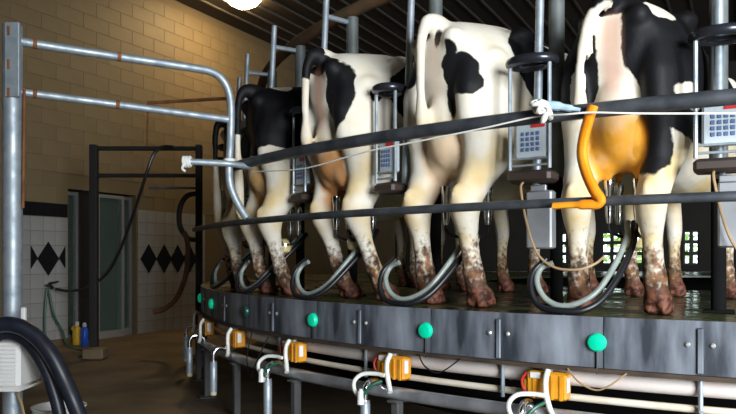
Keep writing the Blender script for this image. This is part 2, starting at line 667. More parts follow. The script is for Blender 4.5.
sk0 = skirt_mb().build('skirt_plate', M['skirt'], plat)
bolt0 = MB().lathe([(0.011, 0), (0.011, 0.004), (0.006, 0.009)], n=8).build('bolt', M['bolt'], plat)
bolt0.rotation_euler = (math.radians(90), 0, 0)
br0 = MB().bbox((0, 0, 0), (0.024, 0.010, 0.19), 0.004).build('seam_strap', M['skirt'], plat)
ln0 = MB().lathe([(0.041, 0), (0.041, 0.010), (0.034, 0.022), (0.014, 0.028)], n=20).build('indicator_lamp', M['greenlit'], plat)
wr0 = MB().tube([(0, 0, 0), (0, 0, -0.10)], 0.005, 6).build('lamp_cable', M['blackrub'], plat)
LZ = EYE - 0.372
used = set()
for i in range(-36, 5):
    a = ang(i)
    o = sk0 if 'sk' not in used else inst(sk0, (0, 0, 0), plat)
    used.add('sk')
    o.rotation_euler = (0, 0, -a - 0.47 * DT + 0.5 * DT * 2 - DT * 0.0)
for i in range(-7, 8):
    a = ang(i)
    # lens faces outward
    o = ln0 if 'ln' not in used else inst(ln0, (0, 0, 0), plat)
    used.add('ln')
    o.location = lp_(a, R + 0.001, LZ)
    o.rotation_euler = (math.radians(90), 0, -a)
    if i == 1:
        o.data = o.data.copy()
        o.data.materials[0] = M['dimlens']
    o = wr0 if 'wr' not in used else inst(wr0, (0, 0, 0), plat)
    used.add('wr')
    o.location = lp_(a, R + 0.006, LZ - 0.04)
    ad = ang(i + 0.47)
    o = br0 if 'br' not in used else inst(br0, (0, 0, 0), plat)
    used.add('br')
    o.location = lp_(ad, R + 0.006, (DECK + SKB) / 2 - 0.012)
    o.rotation_euler = (0, 0, -ad)
    for s in (-1, 1):
        ab = ad + s * 0.047 / R
        o = bolt0 if 'bo' not in used else inst(bolt0, (0, 0, 0), plat)
        used.add('bo')
        o.location = lp_(ab, R + 0.001, LZ + 0.012)
        o.rotation_euler = (math.radians(90), 0, -ab)
# centre drum carrying the turntable on its roller track
mb = MB()
mb.rings([[lp_(2 * math.pi * k / 64, R - 1.5, 0.0), lp_(2 * math.pi * k / 64, R - 1.5, 0.32), lp_(2 * math.pi * k / 64, R - 1.35, 0.32), lp_(2 * math.pi * k / 64, R - 1.35, 0.0)] for k in range(64)], closed=True)
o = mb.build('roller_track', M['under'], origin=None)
o.location = (CX, CY, 0)
tag(o, 'dark round track wall under the milking turntable', 'track')
mb = MB()
rings = []
for k in range(64):
    a = k * 2 * math.pi / 64
    rings.append([lp_(a, R - 1.5, 0.321), lp_(a, R - 1.5, DECK - 0.032), lp_(a, R - 1.35, DECK - 0.032), lp_(a, R - 1.35, 0.321)])
mb.rings(rings, closed=True)
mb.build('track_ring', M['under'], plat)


# ------------------------------------------------------------------ pipes under the deck
def ring_pipe(name, r, z, rad, mat_, label, cat, a0=-25, a1=115, n=150):
    pts = [polar(math.radians(a0 + (a1 - a0) * k / n), r, z) for k in range(n + 1)]
    o = MB().tube(pts, rad, 12).build(name, mat_, origin=polar(math.radians((a0 + a1) / 2), r, z))
    return tag(o, label, cat)


pv = ring_pipe('plastic_pipe', R - 0.10, 0.60, 0.042, M['pvc'], 'thick off-white plastic pipe curving right under the deck skirt', 'pipe')
cr = ring_pipe('thin_plastic_pipe', R - 0.08, 0.508, 0.017, M['cream'], 'thin cream plastic pipe below the thick white one', 'pipe')
sp = ring_pipe('steel_pipe', R + 0.02, 0.435, 0.034, M['stainless'], 'long curved stainless steel pipe lowest under the turntable', 'pipe')

ORD = ['rightmost', 'second from the right', 'third from the right', 'fourth from the right', 'fifth from the right', 'sixth from the right', 'seventh from the right', 'eighth from the right', 'ninth from the right', 'tenth from the right']
# hangers for the pipes
h0 = None
for i in range(4, -1, -1):
    ad = ang(i + 0.47)
    g = empty('pipe_hanger', polar(ad, R - 0.045, SKB), -ad) if h0 is None else copy_tree(h0)
    if h0 is None:
        MB().tube([(0, 0, -0.024), (0, 0, -0.185)], 0.010, 8).build('rod', M['galv'], g)
        MB().tube([(0, 0.10 + 0.048 * math.sin(q), -0.065 + 0.048 * math.cos(q)) for q in [2 * math.pi * k / 16 for k in range(16)]], 0.007, 6, closed=True).build('clamp', M['galv'], g)
        MB().tube([(0, -0.015, -0.157), (0, 0.06, -0.157)], 0.007, 6).build('hook', M['galv'], g)
        h0 = g
    g.location = polar(ad, R - 0.045, SKB)
    g.rotation_euler = (0, 0, -ad)
    tag(g, 'galvanised rod hanger holding the plastic pipes under the deck, ' + ORD[4 - i], 'hanger', 'pipe hangers under the deck skirt')

st0 = None
for k in range(6):
    i = 3.0 - k * 0.98
    ad = ang(i - 0.20)
    g = empty('pipe_stand') if st0 is None else copy_tree(st0)
    if st0 is None:
        MB().bbox((0, 0, 0.2), (0.05, 0.05, 0.40), 0.006).build('post', M['standgrey'], g)
        MB().bbox((0, 0, 0.006), (0.14, 0.14, 0.012), 0.003).build('foot_plate', M['standgrey'], g)
        MB().bbox((0, 0, 0.395), (0.07, 0.09, 0.014), 0.003).build('saddle', M['standgrey'], g)
        st0 = g
    g.location = polar(ad, R + 0.02, 0)
    g.rotation_euler = (0, 0, -ad)
    tag(g, 'short grey steel stand carrying the curved stainless pipe, ' + ORD[k], 'stand', 'stands under the stainless pipe')

# amber pulsator blocks with their milk hoses
pu0 = None
for i in range(4, -2, -1):
    a = ang(i - 0.255)
    g = empty('pulsator') if pu0 is None else copy_tree(pu0)
    if pu0 is None:
        MB().bbox((0, 0, 0), (0.19, 0.07, 0.125), 0.010).build('body', M['orange'], g)
        for x in (-0.055, 0.03, 0.07):
            MB().box((x, -0.037, -0.005), (0.012, 0.008, 0.11)).build('rib', M['orange'], g, smooth=False)
        MB().bbox((-0.05, -0.038, 0.045), (0.05, 0.010, 0.03), 0.003).build('white_label', M['whiteplastic'], g)
        MB().bbox((0.096, -0.015, 0.01), (0.008, 0.03, 0.07), 0.002).build('end_cap', M['whiteplastic'], g)
        MB().tube(smooth_path([(-0.095, -0.02, 0.055), (-0.115, -0.03, 0.02), (-0.11, -0.03, -0.02), (-0.095, -0.02, -0.035)]), 0.006, 6).build('red_wire', M['redwire'], g)
        MB().lathe([(0.022, -0.02), (0.022, 0.02), (0.012, 0.035)], (-0.098, 0.0, -0.005), 10).build('valve', M['yellow'], g)
        MB().tube([(0, 0, 0.06), (0, 0, 0.075)], 0.02, 8).build('mount', M['boxgrey'], g)
        pu0 = g
    g.location = polar(a, R - 0.012, SKB - 0.022 - 0.0765)
    g.rotation_euler = (0, 0, -a)
    tag(g, 'amber plastic pulsator block under the turntable skirt, ' + ORD[4 - i], 'pulsator', 'amber pulsators under the deck')

wh0 = None
for i in range(4, -2, -1):
    a = ang(i - 0.255)
    if wh0 is None:
        wh0 = MB().tube(smooth_path([(0.012, 0.0, -0.012), (0.010, -0.024, -0.05), (0.012, -0.030, -0.10), (0.022, -0.030, -0.15), (0.036, -0.036, -0.185), (0.05, -0.046, -0.205)]), 0.0135, 10).build('milk_hose', M['whitehose'])
        g = wh0
    else:
        g = wh0.copy()
        col.objects.link(g)
    g.location = polar(a, R + 0.032, SKB - 0.012)
    g.rotation_euler = (0, 0, -a)
    tag(g, 'short white hose in front of an amber pulsator, ' + ORD[4 - i], 'hose', 'white hoses under the deck')

# wash droppers: elbow on the steel pipe with a hanging tube
dr0 = None
for i in range(4, -2, -1):
    a = ang(i - 0.335)
    g = empty('wash_dropper') if dr0 is None else copy_tree(dr0)
    if dr0 is None:
        MB().tube(smooth_path([(0, 0.07, 0.018), (0, 0.058, 0.030), (0, 0.02, 0.042), (0, -0.025, 0.038), (0, -0.05, 0.0), (0, -0.05, -0.06)]), 0.018, 10).build('elbow', M['chrome'], g)
        MB().lathe([(0.020, -0.065), (0.026, -0.065), (0.026, -0.05), (0.020, -0.05)], (0, -0.05, 0), 14).build('collar', M['stainless'], g)
        MB().lathe([(0.027, -0.27), (0.027, -0.07), (0.018, -0.055)], (0, -0.05, 0), 14).build('tube', M['galv'], g)
        MB().lathe([(0.018, -0.30), (0.024, -0.295), (0.024, -0.268)], (0, -0.05, 0), 12).build('tip', M['bristle'], g)
        dr0 = g
    g.location = polar(a, R + 0.09, 0.45)
    g.rotation_euler = (0, 0, -a)
    tag(g, 'stainless elbow with a hanging tube on the curved pipe, ' + ORD[4 - i], 'pipe fitting', 'wash droppers on the steel pipe')
# white and green hoses looped over some of the droppers
lo0 = None
for i in (4, 3, 2):
    a = ang(i - 0.335)
    g = empty('looped_hose') if lo0 is None else copy_tree(lo0)
    if lo0 is None:
        MB().tube(smooth_path([(0.02, -0.075, -0.05), (-0.03, -0.085, 0.0), (-0.045, -0.075, 0.05), (-0.02, -0.04, 0.085), (0.04, -0.005, 0.09), (0.09, 0.01, 0.085)]), 0.011, 8).build('white_hose', M['whitehose'], g)
        MB().tube(smooth_path([(0.022, -0.09, -0.055), (0.04, -0.085, 0.0), (0.07, -0.06, 0.04), (0.10, -0.02, 0.06)]), 0.009, 8).build('green_hose', M['greenhose'], g)
        MB().lathe([(0.008, 0.02), (0.018, 0.0), (0.020, -0.06), (0.006, -0.065)], (0.02, -0.095, 0.0), 10).build('nozzle', M['whiteplastic'], g)
        lo0 = g
    g.location = polar(a, R + 0.10, 0.45)
    g.rotation_euler = (0, 0, -a)
    tag(g, 'white and green hose pair looped over a stainless dropper, ' + ORD[4 - i], 'hose', 'looped hose pairs under the deck')
# slack wires drooping under the skirt
for i, L in ((3.1, 'thin dark wire drooping below the skirt between the middle pulsators'), (4.0, 'thin tan wire drooping below the skirt in front of the white pipe'), (1.3, 'thin grey wire loop hanging under the steel pipe near the dark end')):
    a = ang(i)
    dz = -0.07 if i > 2 else -0.28
    q_ = 0.045 if i > 2 else 0.085
    pts = [polar(a - 0.022, R + 0.017, SKB - 0.012), polar(a - 0.010, R + q_, SKB + dz * 0.7 - 0.02), polar(a, R + q_, SKB + dz - 0.02), polar(a + 0.012, R + q_, SKB + dz * 0.6 - 0.02), polar(a + 0.022, R + 0.017, SKB - 0.012)]
    o = MB().tube(smooth_path(pts), 0.004, 6).build('slack_wire', M['tan'] if i == 4.0 else M['blackrub'], origin=pts[0])
    tag(o, L, 'wire')

# ------------------------------------------------------------------ rump rails
def rail(name, r, z, a0, a1, rad, label, mat_, flat=1.0):
    n = 60
    pts = [polar(a0 + (a1 - a0) * k / n, r, z) for k in range(n + 1)]
    o = MB().tube(pts, rad, 14, flat=flat).build(name, mat_, origin=pts[n // 2])
    return tag(o, label, 'rail')


LOWZ, UPZ = EYE + 0.243, EYE + 0.635
RR = R + 0.09
lowrail = rail('rump_rail', RR, LOWZ, math.radians(8), math.radians(70), 0.021, 'lower dark grey curved rail behind the cows at hock height', M['railgrey'])
uprail = rail('rump_rail', RR, UPZ, math.radians(8), math.radians(57.5), 0.033, 'upper thick dark grey curved rail behind the cows at udder height', M['railgrey'])
# stays tie the two rails to floor posts out of the picture
for a in (math.radians(9), ):
    g = empty('rail_post', polar(a, RR + 0.06, 0))
    tag(g, 'galvanised floor post carrying the right ends of both rump rails', 'post')
    MB().tube([(0, 0, 0), (0, 0, UPZ + 0.06)], 0.035, 12).build('pole', M['galv'], g)
    MB().bbox((0, 0, 0.008), (0.16, 0.16, 0.016), 0.004).build('foot_plate', M['galv'], g)

# ------------------------------------------------------------------ stall dividers
RP = 5.45            # outer pole radius
def make_divider(off, k=1.0):
    g = empty('stall_divider')
    z0 = DECK
    lean = 0.05
    H = EYE + 1.80 - DECK
    MB().tube([(0, lean * 0.62, 0.62), (0, lean * H, H)], 0.0215, 12).build('pole', M['galv'], g)
    MB().tube([(0.0, 0.32, 0.70), (0.0, 0.32, H - 0.126)], 0.042, 14).build('inner_post', M['zinc'], g)
    MB().tube([(0.0, 0.32, 0.0), (0.0, 0.32, 0.72)], 0.034, 12).build('post_foot', M['under'], g)
    MB().tube([(0, lean * 0.64, 0.64), (0.0, 0.32, 0.64)], 0.02, 8).build('lower_arm', M['under'], g)
    MB().tube([(0, lean * H - 0.01, H - 0.16), (-0.01, 0.34, H - 0.16)], 0.018, 8).build('strut', M['galv'], g)
    MB().bbox((0.0, 0.32, 0.006), (0.14, 0.14, 0.012), 0.003).build('foot_plate', M['under'], g)
    # dark ring round the pole
    zr = EYE + 0.975 - DECK
    pts = [(off + 0.112 * k * math.cos(q), -0.05 + 0.085 * math.sin(q), zr) for q in [2 * math.pi * k / 32 for k in range(32)]]
    MB().tube(pts, 0.024, 10, closed=True).build('ring', M['ringdark'], g)
    MB().bbox((off, 0.0, zr), (0.19 * k, 0.03, 0.02), 0.004).build('ring_spoke', M['ringdark'], g)
    zb = EYE + 0.44 - DECK
    for x in (-0.102, 0.102):
        MB().tube([(off + x * k, -0.085, zr), (off + x * k, -0.085, zb)], 0.010, 8).build('frame_tube', M['galv'], g)
    for z in (zb + 0.055, zb + 0.02):
        MB().tube([(off - 0.102 * k, -0.085, z), (off + 0.102 * k, -0.085, z)], 0.006, 8).build('cross_bar', M['galv'], g)
    # keypad console
    p = MB().bbox((off + 0.008, -0.06, zb + 0.145), (0.172 * k, 0.05, 0.19), 0.01).build('console', M['panel'], g)
    MB().box((off + 0.045 * k, -0.087, zb + 0.215), (0.07 * k, 0.006, 0.022)).build('display', M['redled'], p, smooth=False)
    key0 = None
    for rx in range(4):
        for rz in range(4):
            loc = (off - 0.035 * k + rx * 0.026 * k, -0.0865, zb + 0.098 + rz * 0.026)
            if key0 is None:
                key0 = MB().bbox((0, 0, 0), (0.018 * k, 0.006, 0.018), 0.002).build('key', M['keyblue'], p)
                key0.location = loc
            else:
                inst(key0, loc, p)
    # dark tray under the console
    MB().bbox((off, -0.04, zb - 0.035), (0.225 * k, 0.14, 0.06), 0.015).build('tray', M['shelf'], g)
    # grey box and its tan tube
    if off > 0:
        MB().bbox((off + 0.05 * k, -0.06, EYE + 0.19 - DECK), (0.130 * k, 0.07, 0.285), 0.008).build('box', M['boxgrey'], g)
    if off > 0:
        MB().bbox((off + 0.03, -0.04, EYE + 0.34 - DECK), (0.08, 0.02, 0.05), 0.004).build('box_arm', M['boxgrey'], g)
    if off > 0:
        MB().tube([(off, -0.02, zb - 0.05), (off + 0.02, -0.03, EYE + 0.33 - DECK)], 0.012, 8).build('box_stem', M['galv'], g)
    if off > 0:
        MB().tube(smooth_path([(-0.02, -0.09, zb - 0.06), (-0.02, -0.12, 0.60), (0.01, -0.13, 0.45), (0.05, -0.14, 0.33), (0.10, -0.16, 0.26), (0.18, -0.17, 0.215), (0.28, -0.16, 0.21), (0.34, -0.12, 0.235), (0.37, -0.07, 0.27)]), 0.006, 6).build('tan_tube', M['tan'], g)
    return g


DIVL = {4: 'between the right orange-uddered cow and the right picture edge',
        3: 'between the right black cow and the star-patched white cow',
        2: 'between the star-patched white cow and the black-flanked white cow',
        1: 'between the black-flanked white cow and the black cow',
        0: 'left of the black cow',
        -1: 'left of the dim leftmost cow',
        -2: 'farthest left in the dark'}
d0 = make_divider(0.01)
d1 = make_divider(-0.045, 0.72)
for i in range(4, -3, -1):
    g = d0 if i == 4 else copy_tree(d0) if i == 3 else d1 if i == 2 else copy_tree(d1)
    a = ang(i + 0.55)
    g.location = polar(a, RP, DECK - 0.003)
    g.rotation_euler = (0, 0, -a)
    tag(g, 'steel stall divider with keypad console ' + DIVL[i], 'stall divider', 'stall dividers on the turntable')

# overhead ring pipe that ties the inner posts together
n = 80
pts = [polar(math.radians(-12 + 98 * k / n), RP - 0.32, EYE + 1.72) for k in range(n + 1)]
o = MB().tube(pts, 0.045, 12).build('overhead_pipe', M['moss'], origin=pts[40])
tag(o, 'rusty overhead pipe curving above the cows', 'pipe')
pts = [polar(math.radians(x), r, EYE + z) for x, r, z in ((73, 5.42, 1.0), (73, 5.42, 1.5), (72.5, 5.41, 1.74), (70.5, 5.38, 1.80), (66, 5.30, 1.72), (62, 5.2, 1.60))]

# ------------------------------------------------------------------ cows
def superring(y, zt, zb, hw, e=0.85, top=0.25, n=28):
    zc, hh = (zt + zb) / 2, (zt - zb) / 2
    out = []
    for k in range(n):
        q = 2 * math.pi * k / n
        c, s = math.cos(q), math.sin(q)
        x = hw * math.copysign(abs(c) ** e, c)
        z = hh * math.copysign(abs(s) ** e, s)
        if s > 0:
            x *= 1 - top * s * s
        else:
            x *= 1 - 0.12 * s * s
        out.append(Vector((x, y, zc + z)))
    return out


def hring(x, y, z, rx, ry, n=16):
    return [Vector((x + rx * math.cos(2 * math.pi * k / n), y + ry * math.sin(2 * math.pi * k / n), z)) for k in range(n)]


def ell(mb, c, r, n=14, m=10):
    rr = []
    for j in range(1, m):
        ph = math.pi * j / m - math.pi / 2
        rr.append([Vector((c[0] + r[0] * math.cos(ph) * math.cos(2 * math.pi * k / n), c[1] + r[1] * math.cos(ph) * math.sin(2 * math.pi * k / n), c[2] + r[2] * math.sin(ph))) for k in range(n)])
    mb.rings(rr)


def smst(x, a, b_):
    t = min(1, max(0, (x - a) / (b_ - a)))
    return t * t * (3 - 2 * t)


TEATS = [(-0.065, 0.16), (0.065, 0.16), (-0.075, 0.32), (0.075, 0.32)]


def cow_mesh(P):
    mb = MB()
    # trunk
    st = [(0.00, 1.31, 1.10, 0.10), (0.04, 1.37, 0.98, 0.185), (0.12, 1.405, 0.86, 0.235), (0.25, 1.425, 0.80, 0.262),
          (0.42, 1.445, 0.74, 0.280), (0.58, 1.44, 0.70, 0.275), (0.80, 1.43, 0.63, 0.285), (1.10, 1.43, 0.58, 0.295),
          (1.35, 1.41, 0.58, 0.280), (1.55, 1.42, 0.62, 0.250), (1.72, 1.43, 0.68, 0.225), (1.86, 1.40, 0.76, 0.175), (1.96, 1.34, 0.88, 0.12)]
    mb.rings([superring(y, a, b_, w, 0.80 if y < 0.6 else 0.88, 0.30 if y < 0.1 else 0.32 if y < 0.7 else 0.36) for y, a, b_, w in st])
    # bones of the rump
    for s in (-1, 1):
        ell(mb, (s * 0.195, 0.43, 1.345), (0.060, 0.085, 0.052))
        ell(mb, (s * 0.105, 0.03, 1.285), (0.055, 0.06, 0.055))
        ell(mb, (s * 0.225, 0.20, 1.13), (0.055, 0.12, 0.12))
        ell(mb, (s * 0.14, 1.66, 1.05), (0.10, 0.16, 0.30))
    ell(mb, (0, 0.02, 1.375), (0.045, 0.10, 0.05))
    # hind legs
    for s, key in ((-1, 'hl'), (1, 'hr')):
        dx, dy = P.get(key, (0, 0))
        L = [(0.150, 0.24, 1.22, 0.10, 0.20), (0.175, 0.20, 1.05, 0.105, 0.215), (0.180, 0.19, 0.90, 0.098, 0.195), (0.178, 0.21, 0.78, 0.082, 0.155),
             (0.172, 0.17, 0.68, 0.066, 0.110), (0.165, 0.09, 0.58, 0.052, 0.080), (0.160, 0.035, 0.50, 0.050, 0.072), (0.158, 0.035, 0.43, 0.046, 0.058),
             (0.158, 0.055, 0.34, 0.038, 0.046), (0.160, 0.072, 0.24, 0.037, 0.043), (0.162, 0.085, 0.16, 0.046, 0.052), (0.164, 0.10, 0.11, 0.043, 0.048), (0.166, 0.115, 0.06, 0.050, 0.058)]
        rr = []
        for x, y, z, rx, ry in L:
            k = min(1, max(0, (0.95 - z) / 0.95))
            g = 1 + 0.38 * smst(0.95 - z, 0.0, 0.35) - 0.24 * smst(0.47 - z, 0.0, 0.14)
            rr.append(hring(s * x + dx * k, y + dy * k, z, rx * g, ry * (1 + (g - 1) * 0.8)))
        mb.rings(rr[::-1])
        ell(mb, (s * 0.160 + dx * 0.48, -0.025 + dy * 0.48, 0.535), (0.026, 0.034, 0.05))
        for q in (-1, 1):
            hx, hy = s * 0.166 + dx + q * 0.031, 0.125 + dy
            mb.rings([hring(hx, hy + 0.012, 0.001, 0.031, 0.074), hring(hx, hy + 0.005, 0.04, 0.030, 0.064), hring(hx, hy - 0.008, 0.09, 0.029, 0.050)])
            ell(mb, (s * 0.164 + dx + q * 0.022, 0.055 + dy, 0.115), (0.016, 0.016, 0.02))
    # front legs
    for s, key in ((-1, 'fl'), (1, 'fr')):
        dx, dy = P.get(key, (0, 0))
        L = [(0.16, 1.62, 1.00, 0.085, 0.15), (0.165, 1.60, 0.84, 0.080, 0.13), (0.165, 1.58, 0.72, 0.066, 0.090), (0.16, 1.59, 0.58, 0.052, 0.062),
             (0.155, 1.61, 0.46, 0.050, 0.055), (0.153, 1.615, 0.40, 0.046, 0.050), (0.152, 1.605, 0.32, 0.036, 0.040), (0.15, 1.60, 0.22, 0.036, 0.040), (0.15, 1.605, 0.15, 0.045, 0.050), (0.15, 1.62, 0.10, 0.042, 0.046), (0.15, 1.635, 0.06, 0.05, 0.056)]
        rr = []
        for x, y, z, rx, ry in L:
            k = min(1, max(0, (0.85 - z) / 0.85))
            rr.append(hring(s * x + dx * k, y + dy * k, z, rx, ry))
        mb.rings(rr[::-1])
        for q in (-1, 1):
            hx, hy = s * 0.15 + dx + q * 0.028, 1.645 + dy
            mb.rings([hring(hx, hy + 0.01, 0.001, 0.030, 0.066), hring(hx, hy, 0.04, 0.029, 0.058), hring(hx, hy - 0.01, 0.085, 0.026, 0.042)])
    # brisket, neck and head
    ell(mb, (0, 1.80, 0.84), (0.13, 0.18, 0.17))
    def nring(y, z, ny, nz, rw, rh, n=20):
        u = Vector((0, -nz, ny))
        return [Vector((0, y, z)) + Vector((1, 0, 0)) * rw * math.cos(2 * math.pi * k / n) + u * rh * math.sin(2 * math.pi * k / n) for k in range(n)]
    mb.rings([nring(1.74, 1.12, 0.97, 0.2, 0.17, 0.30), nring(1.92, 1.16, 0.98, 0.15, 0.14, 0.245), nring(2.10, 1.19, 0.99, 0.1, 0.115, 0.195), nring(2.26, 1.22, 0.99, 0.0, 0.10, 0.16), nring(2.34, 1.23, 0.95, -0.3, 0.10, 0.14)])
    mb.rings([nring(2.28, 1.31, 0.75, -0.66, 0.085, 0.10), nring(2.36, 1.24, 0.75, -0.66, 0.115, 0.135), nring(2.46, 1.15, 0.75, -0.66, 0.112, 0.125), nring(2.56, 1.06, 0.75, -0.66, 0.088, 0.098), nring(2.66, 0.98, 0.75, -0.66, 0.072, 0.080), nring(2.73, 0.92, 0.75, -0.66, 0.076, 0.076), nring(2.77, 0.885, 0.75, -0.66, 0.055, 0.055)])
    for s in (-1, 1):
        ell(mb, (s * 0.165, 2.29, 1.29), (0.085, 0.022, 0.045))
        ell(mb, (s * 0.098, 2.45, 1.20), (0.022, 0.032, 0.026))
        ell(mb, (s * 0.040, 2.765, 0.925), (0.018, 0.018, 0.022))
    # udder with teats
    ud = P.get('ud', (0.145, 0.25, 0.20))
    ell(mb, (0, 0.24, 0.83), ud, 20, 14)
    ell(mb, (-0.07, 0.17, 0.765), (0.085, 0.12, 0.145))
    ell(mb, (0.07, 0.17, 0.765), (0.085, 0.12, 0.145))
    ell(mb, (0, 0.06, 0.92), (0.09, 0.06, 0.15))
    for x, y in TEATS:
        mb.rings([hring(x, y, 0.575, 0.012, 0.012, 8), hring(x, y, 0.61, 0.018, 0.018, 8), hring(x, y, 0.69, 0.024, 0.024, 8)])
    # tail
    tl = P.get('tail', [(0, 0.03, 1.39), (0, -0.045, 1.37), (-0.01, -0.075, 1.28), (-0.03, -0.075, 1.10), (-0.05, -0.065, 0.90), (-0.06, -0.055, 0.72), (-0.065, -0.05, 0.52)])
    tp = smooth_path(tl, 5)
    nt_ = len(tp)
    rs = []
    for k in range(nt_):
        u = k / (nt_ - 1)
        r = 0.036 - 0.013 * min(1, u / 0.5)
        if u > 0.6:
            r = 0.023 + 0.013 * math.sin(math.pi * min(1, (u - 0.6) / 0.4) * 0.8)
        rs.append(r)
    rs[-1] = 0.012
    mb.tube(tp, rs, 10)
    return mb, tp


def sd_ell(p, c, r):
    q = Vector(((p.x - c[0]) / r[0], (p.y - c[1]) / r[1], (p.z - c[2]) / r[2]))
    return (q.length - 1) * min(r)


def coat(name, udder, white=(0.74, 0.70, 0.61), stain=(0.62, 0.44, 0.15), stain_amt=0.85):
    m, nt, b = new_mat(name)
    N, Lk = nt.nodes, nt.links
    b.inputs['Roughness'].default_value = 0.62
    b.inputs['Specular IOR Level'].default_value = 0.25

    def attr(n_):
        a = N.new('ShaderNodeAttribute')
        a.attribute_name = n_
        return a.outputs['Fac']
    tc = N.new('ShaderNodeTexCoord')

    def nz(scale, detail=4):
        n_ = N.new('ShaderNodeTexNoise')
        n_.inputs['Scale'].default_value = scale
        n_.inputs['Detail'].default_value = detail
        Lk.new(tc.outputs['Object'], n_.inputs['Vector'])
        return n_.outputs['Fac']

    def math_(op, a, c):
        n_ = N.new('ShaderNodeMath')
        n_.operation = op
        for k, v in enumerate((a, c)):
            if isinstance(v, (int, float)):
                n_.inputs[k].default_value = v
            else:
                Lk.new(v, n_.inputs[k])
        return n_.outputs[0]

    def ramp(v, lo, hi, tlo=0.0, thi=1.0):
        n_ = N.new('ShaderNodeMapRange')
        n_.interpolation_type = 'SMOOTHSTEP'
        n_.inputs['From Min'].default_value = lo
        n_.inputs['From Max'].default_value = hi
        n_.inputs['To Min'].default_value = tlo
        n_.inputs['To Max'].default_value = thi
        Lk.new(v, n_.inputs['Value'])
        return n_.outputs['Result']

    def mix(f, a, c):
        n_ = N.new('ShaderNodeMix')
        n_.data_type = 'RGBA'
        Lk.new(f, n_.inputs['Factor'])
        for sock, v in ((n_.inputs[6], a), (n_.inputs[7], c)):
            if isinstance(v, tuple):
                sock.default_value = (*v, 1)
            else:
                Lk.new(v, sock)
        return n_.outputs[2]
    n1 = nz(9, 5)
    n2 = nz(38, 6)
    n4 = nz(14, 4)
    n3 = nz(4, 3)
    # yellow staining of the white coat, a property of the hair
    st = math_('MULTIPLY', ramp(n3, 0.35, 0.7), attr('stain'))
    c = mix(math_('MULTIPLY', st, stain_amt), white, stain)
    sd = math_('ADD', attr('black'), math_('MULTIPLY', math_('SUBTRACT', n1, 0.5), 0.055))
    c = mix(ramp(sd, -0.004, 0.004, 1, 0), c, (0.0045, 0.0045, 0.006))
    c = mix(attr('pink'), c, (0.62, 0.30, 0.20))
    c = mix(math_('MULTIPLY', attr('udder'), ramp(n1, 0.25, 0.55, 0.75, 1.0)), c, udder)
    dm = ramp(math_('ADD', attr('dirt'), math_('MULTIPLY', math_('SUBTRACT', n2, 0.5), 1.3)), 0.34, 0.82)
    soil = mix(ramp(n4, 0.35, 0.65), (0.055, 0.028, 0.015), (0.24, 0.115, 0.055))
    c = mix(dm, c, soil)
    hoofc = mix(ramp(n2, 0.4, 0.6), (0.045, 0.018, 0.012), (0.20, 0.075, 0.045))
    c = mix(attr('hoof'), c, hoofc)
    Lk.new(c, b.inputs['Base Color'])
    bp = N.new('ShaderNodeBump')
    bp.inputs['Strength'].default_value = 0.12
    bp.inputs['Distance'].default_value = 0.01
    Lk.new(nz(60, 3), bp.inputs['Height'])
    Lk.new(bp.outputs['Normal'], b.inputs['Normal'])
    return m


def make_cow(name, P, matl, label):
    mb, tp = cow_mesh(P)
    ob = mb.build('cow_source', matl)
    md = ob.modifiers.new('r', 'REMESH')
    md.mode = 'VOXEL'
    md.voxel_size = 0.0145
    md = ob.modifiers.new('s', 'SMOOTH')
    md.factor = 0.5
    md.iterations = 5
    dg = bpy.context.evaluated_depsgraph_get()
    me = bpy.data.meshes.new_from_object(ob.evaluated_get(dg))
    bpy.data.objects.remove(ob)
    me.name = name
    me.materials.clear()
    me.materials.append(matl)
    me.polygons.foreach_set('use_smooth', [True] * len(me.polygons))
    blk, udd, dirt, hoof, pink, stain = [], [], [], [], [], []
    tsw = tp[int(len(tp) * 0.6):]
    for v in me.vertices:
        p = v.co
        on_tail = p.y < 0.01 and min((p - q).length for q in tp) < 0.047
        d = 9.0
        for c, r in P['black']:
            d = min(d, sd_ell(p, c, r))
        for c, r in P.get('white', []):
            d = max(d, -sd_ell(p, c, r))
        if on_tail:
            d = (P.get('tail_white', 9) - p.z) * 0.5
        blk.append(d)
        ue = min(sd_ell(p, (0, 0.24, 0.79), (0.150, 0.26, 0.22)), sd_ell(p, (0, 0.15, 0.75), (0.165, 0.17, 0.19)), sd_ell(p, (0, 0.24, 0.58), (0.16, 0.2, 0.08)))
        legd = min(abs(abs(p.x) - 0.175), 1)
        u = smst(-ue, -0.02, 0.02)
        if abs(p.x) > 0.125 and p.z > 0.6:
            u *= 1 - smst(abs(p.x), 0.125, 0.15)
        if on_tail:
            u = 0
        udd.append(u)
        dd = smst(0.60 - p.z, 0.0, 0.52) * 0.80
        if on_tail:
            dd = 0.0
        dirt.append(dd)
        hoof.append(1 - smst(p.z + 0.035 * noise.noise(p * 22), 0.07, 0.13))
        pk = 0.0
        if not on_tail and p.y < 0.10:
            pk = 0.55 * (1 - smst(abs(p.x - 0.0), 0.02, 0.06)) * smst(p.z, 0.92, 1.0) * (1 - smst(p.z, 1.27, 1.32))
        pink.append(pk * P.get('pink', 1))
        stain.append(0.25 + 0.75 * (1 - smst(p.z, 0.55, 1.15)))
    for n_, arr in (('black', blk), ('udder', udd), ('dirt', dirt), ('hoof', hoof), ('pink', pink), ('stain', stain)):
        at_ = me.attributes.new(n_, 'FLOAT', 'POINT')
        at_.data.foreach_set('value', arr)
    o = bpy.data.objects.new(name, me)
    col.objects.link(o)
    i, r, yaw, sx = P['stall'], P['r'], P.get('yaw', 0), P.get('scale', 1.0)
    a = ang(i)
    o.location = polar(a, r, DECK - 0.004)
    o.rotation_euler = (0, 0, -a + math.radians(yaw))
    o.scale = (sx, sx, sx)
    tag(o, label, 'cow', 'cows on the milking turntable')
    return o


